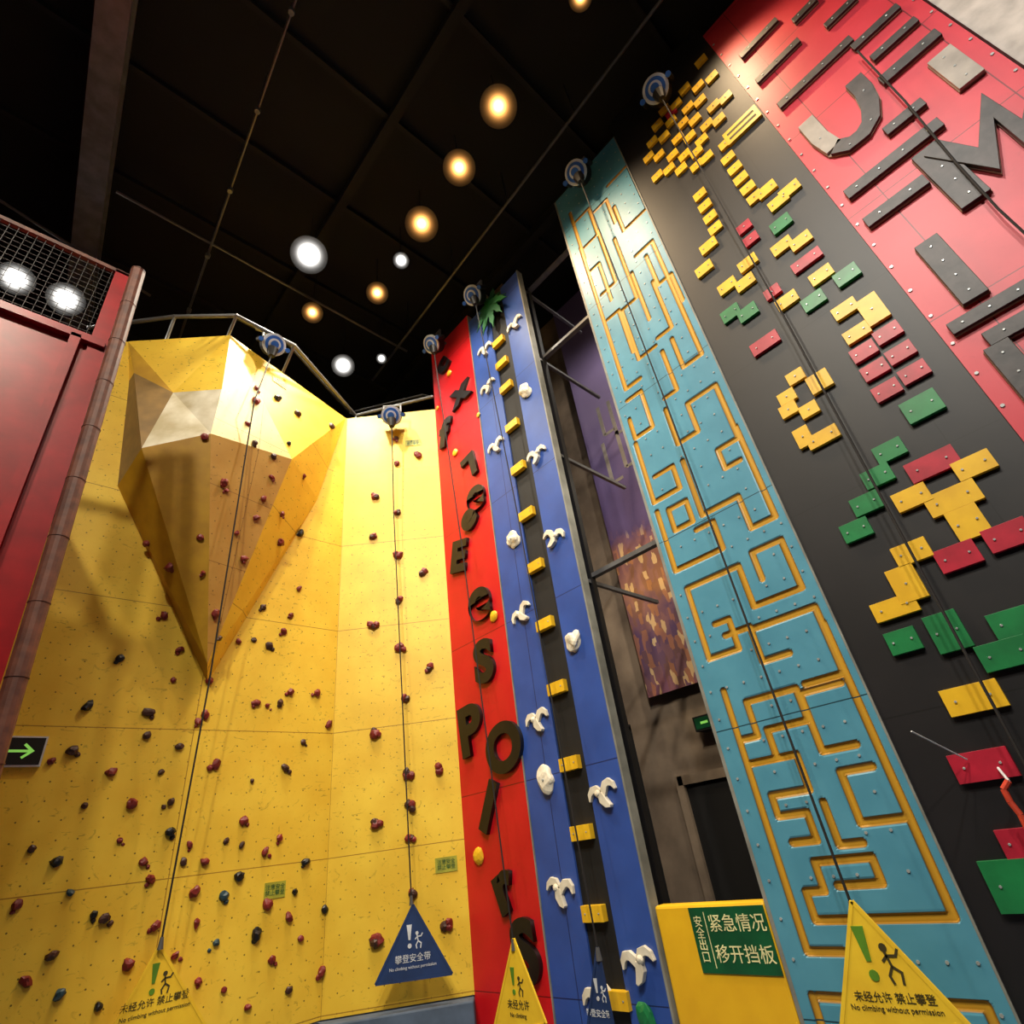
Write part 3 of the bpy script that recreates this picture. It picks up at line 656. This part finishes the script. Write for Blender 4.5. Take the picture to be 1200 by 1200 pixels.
for fr,x,y,w,h in [(FC,484,519,.36,.17),(FC,523,1013,.34,.2),(FY,322,1043,.3,.2)]:
    u,v=fr.px(x,y); b_=MB(); b_.box(fr,u-w/2,u+w/2,v-h/2,v+h/2,0,.01,'signlime'); o=b_.build('wall_notice')
    text(o,'print','注意安全\n禁止攀登',fr,u,v,.011,.07,'signgreen',.001)
h,n=hitwall(327,448); sr=Vector((0,0,1)).cross(n)
fn=Frame(h,sr,n.cross(sr)); b_=MB(); b_.box(fn,-.17,.17,-.1,.1,0,.012,'signlime'); o=b_.build('wall_notice'); text(o,'print','注意安全\n禁止攀登',fn,0,0,.013,.07,'signgreen',.001)
b_=MB(); p1=FR.px(1068,857,.6); p2=FR.px(1132,890,.1); b_.tube(FR.p(*p1,.6),FR.p(*p2,.07),.006,'devwhite')
cp=[FR.p(*FR.px(x,y,.25),.25) for x,y in [(1182,915),(1176,925),(1184,940),(1196,955),(1206,975)]]; b_.path(cp,.022,'orange',8)
b_.tube(cp[0],FR.p(*FR.px(1170,900,.05),.06),.01,'devwhite')
b_.build('safety_lanyard')
b_=MB(); b_.path([FQ.p(*FQ.px(x,y,.12),.12) for x,y in [(1005,60),(1060,118),(1120,190),(1170,245),(1230,300)]],.012,'rope'); b_.build('hanging_cable')

# ---------------- ceiling rails, cables and lamps ----------------
b_=MB()
M['railg']=mat('rail_grey',(96,96,98),.4,.5)
def rail(p,q,z,r,k='railg',ext=1.0):
    a=onZ(*p,z); c=onZ(*q,z); d=(c-a).normalized(); b_.tube(a-d*ext,c+d*ext,r,k); return a,c
a,c=rail((775,0),(456,420),13.9,.035); rail((342,12),(222,362),13.7,.025)
rail((150,232),(470,408),13.9,.03,ext=.2); rail((0,235),(150,330),13.9,.03,'railg',.5)
for i in range(5):
    p=a.lerp(c,i/4.5); b_.tube(p,(p.x,p.y,H),.015,'dsteel')
a,c=onZ(342,12,13.7),onZ(222,362,13.7)
for i in range(5):
    p=a.lerp(c,i/4); b_.tube(p,(p.x,p.y,H),.012,'dsteel'); b_.cyl(p-Vector((0,0,.12)),(0,0,1),.05,.12,'steel',8)
b_.build('ceiling_cable_rail')
def lamp(x,y,z,r,k,en,col,aim=None,size=1.9,blend=.6):
    p=onZ(x,y,z); b=MB(); dr=Vector((0,0,-1)) if aim is None else (Vector(aim)-p).normalized()
    fd=(Vector((1.5,1.5,0))-p).normalized()   # bowls turned roughly to the camera so the painted halo shows
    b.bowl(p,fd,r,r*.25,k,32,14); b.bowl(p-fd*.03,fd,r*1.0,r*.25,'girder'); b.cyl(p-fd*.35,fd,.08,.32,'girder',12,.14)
    b.tube(p-fd*.3,(p.x,p.y,H),.012,'girder')
    o=b.build('added_fill_spotlight')
    if en:
        ld=bpy.data.lights.new('spot','SPOT'); ld.energy=en; ld.color=col; ld.spot_size=size; ld.spot_blend=blend; ld.shadow_soft_size=.12
        lo=bpy.data.objects.new('spot_beam',ld); scene.collection.objects.link(lo)
        lo.location=p+fd*(r*.5+.15)+dr*.1; lo.rotation_euler=dr.to_track_quat('-Z','Y').to_euler(); lo.parent=o
    return o
W=(1,.72,.42); WN=(1,.9,.72); CW=(1,.95,.86)
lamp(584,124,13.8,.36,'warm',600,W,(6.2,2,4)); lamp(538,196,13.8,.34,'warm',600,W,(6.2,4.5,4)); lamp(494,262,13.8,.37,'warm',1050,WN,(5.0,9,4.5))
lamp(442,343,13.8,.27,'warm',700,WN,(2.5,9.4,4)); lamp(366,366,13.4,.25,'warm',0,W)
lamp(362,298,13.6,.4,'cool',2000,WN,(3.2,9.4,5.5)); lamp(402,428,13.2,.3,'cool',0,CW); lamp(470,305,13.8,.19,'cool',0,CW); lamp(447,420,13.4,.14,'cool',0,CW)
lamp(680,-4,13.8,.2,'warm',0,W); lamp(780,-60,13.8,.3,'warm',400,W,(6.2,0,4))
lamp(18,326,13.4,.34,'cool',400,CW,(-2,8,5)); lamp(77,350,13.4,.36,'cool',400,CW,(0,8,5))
def hall(p,aim,en,col,size=1.6,r=.2):  # unseen spot lamps added as fill light for the walls
    p=Vector(p); dr=(Vector(aim)-p).normalized(); b=MB(); b.cyl(p-dr*.35,dr,.16,.35,'dsteel',16,.24); b.cyl(p-dr*.005,dr,.2,.012,'hot',16); b.tube(p-dr*.3,(p.x,p.y,H),.02,'dsteel'); o=b.build('added_fill_spotlight')
    ld=bpy.data.lights.new('spot','SPOT'); ld.energy=en; ld.color=col; ld.spot_size=size; ld.spot_blend=.8; ld.shadow_soft_size=r
    lo=bpy.data.objects.new('spot_beam',ld); scene.collection.objects.link(lo); lo.location=p+dr*.1; lo.rotation_euler=dr.to_track_quat('-Z','Y').to_euler(); lo.parent=o
hall((-1.5,-2.0,13.2),(6.2,1.0,2.8),2800,CW); hall((-2.5,.5,13.2),(6.2,5.5,3),1900,WN); hall((-3,-4,11),(6.2,-.8,5),1800,CW)
hall((-4,1,13.0),(2.5,9.4,4.0),2700,WN)
hall((7.3,2.6,8.6),(9.5,5.0,2.6),560,WN,2.0); hall((7.3,2.6,12.6),(9.4,5.4,9),520,CW,2.0)  # added lamps, hidden behind the teal panel to brighten the gap
w=bpy.data.worlds.new('world'); scene.world=w; w.use_nodes=True; w.node_tree.nodes['Background'].inputs[0].default_value=(.02,.02,.025,1); w.node_tree.nodes['Background'].inputs[1].default_value=1
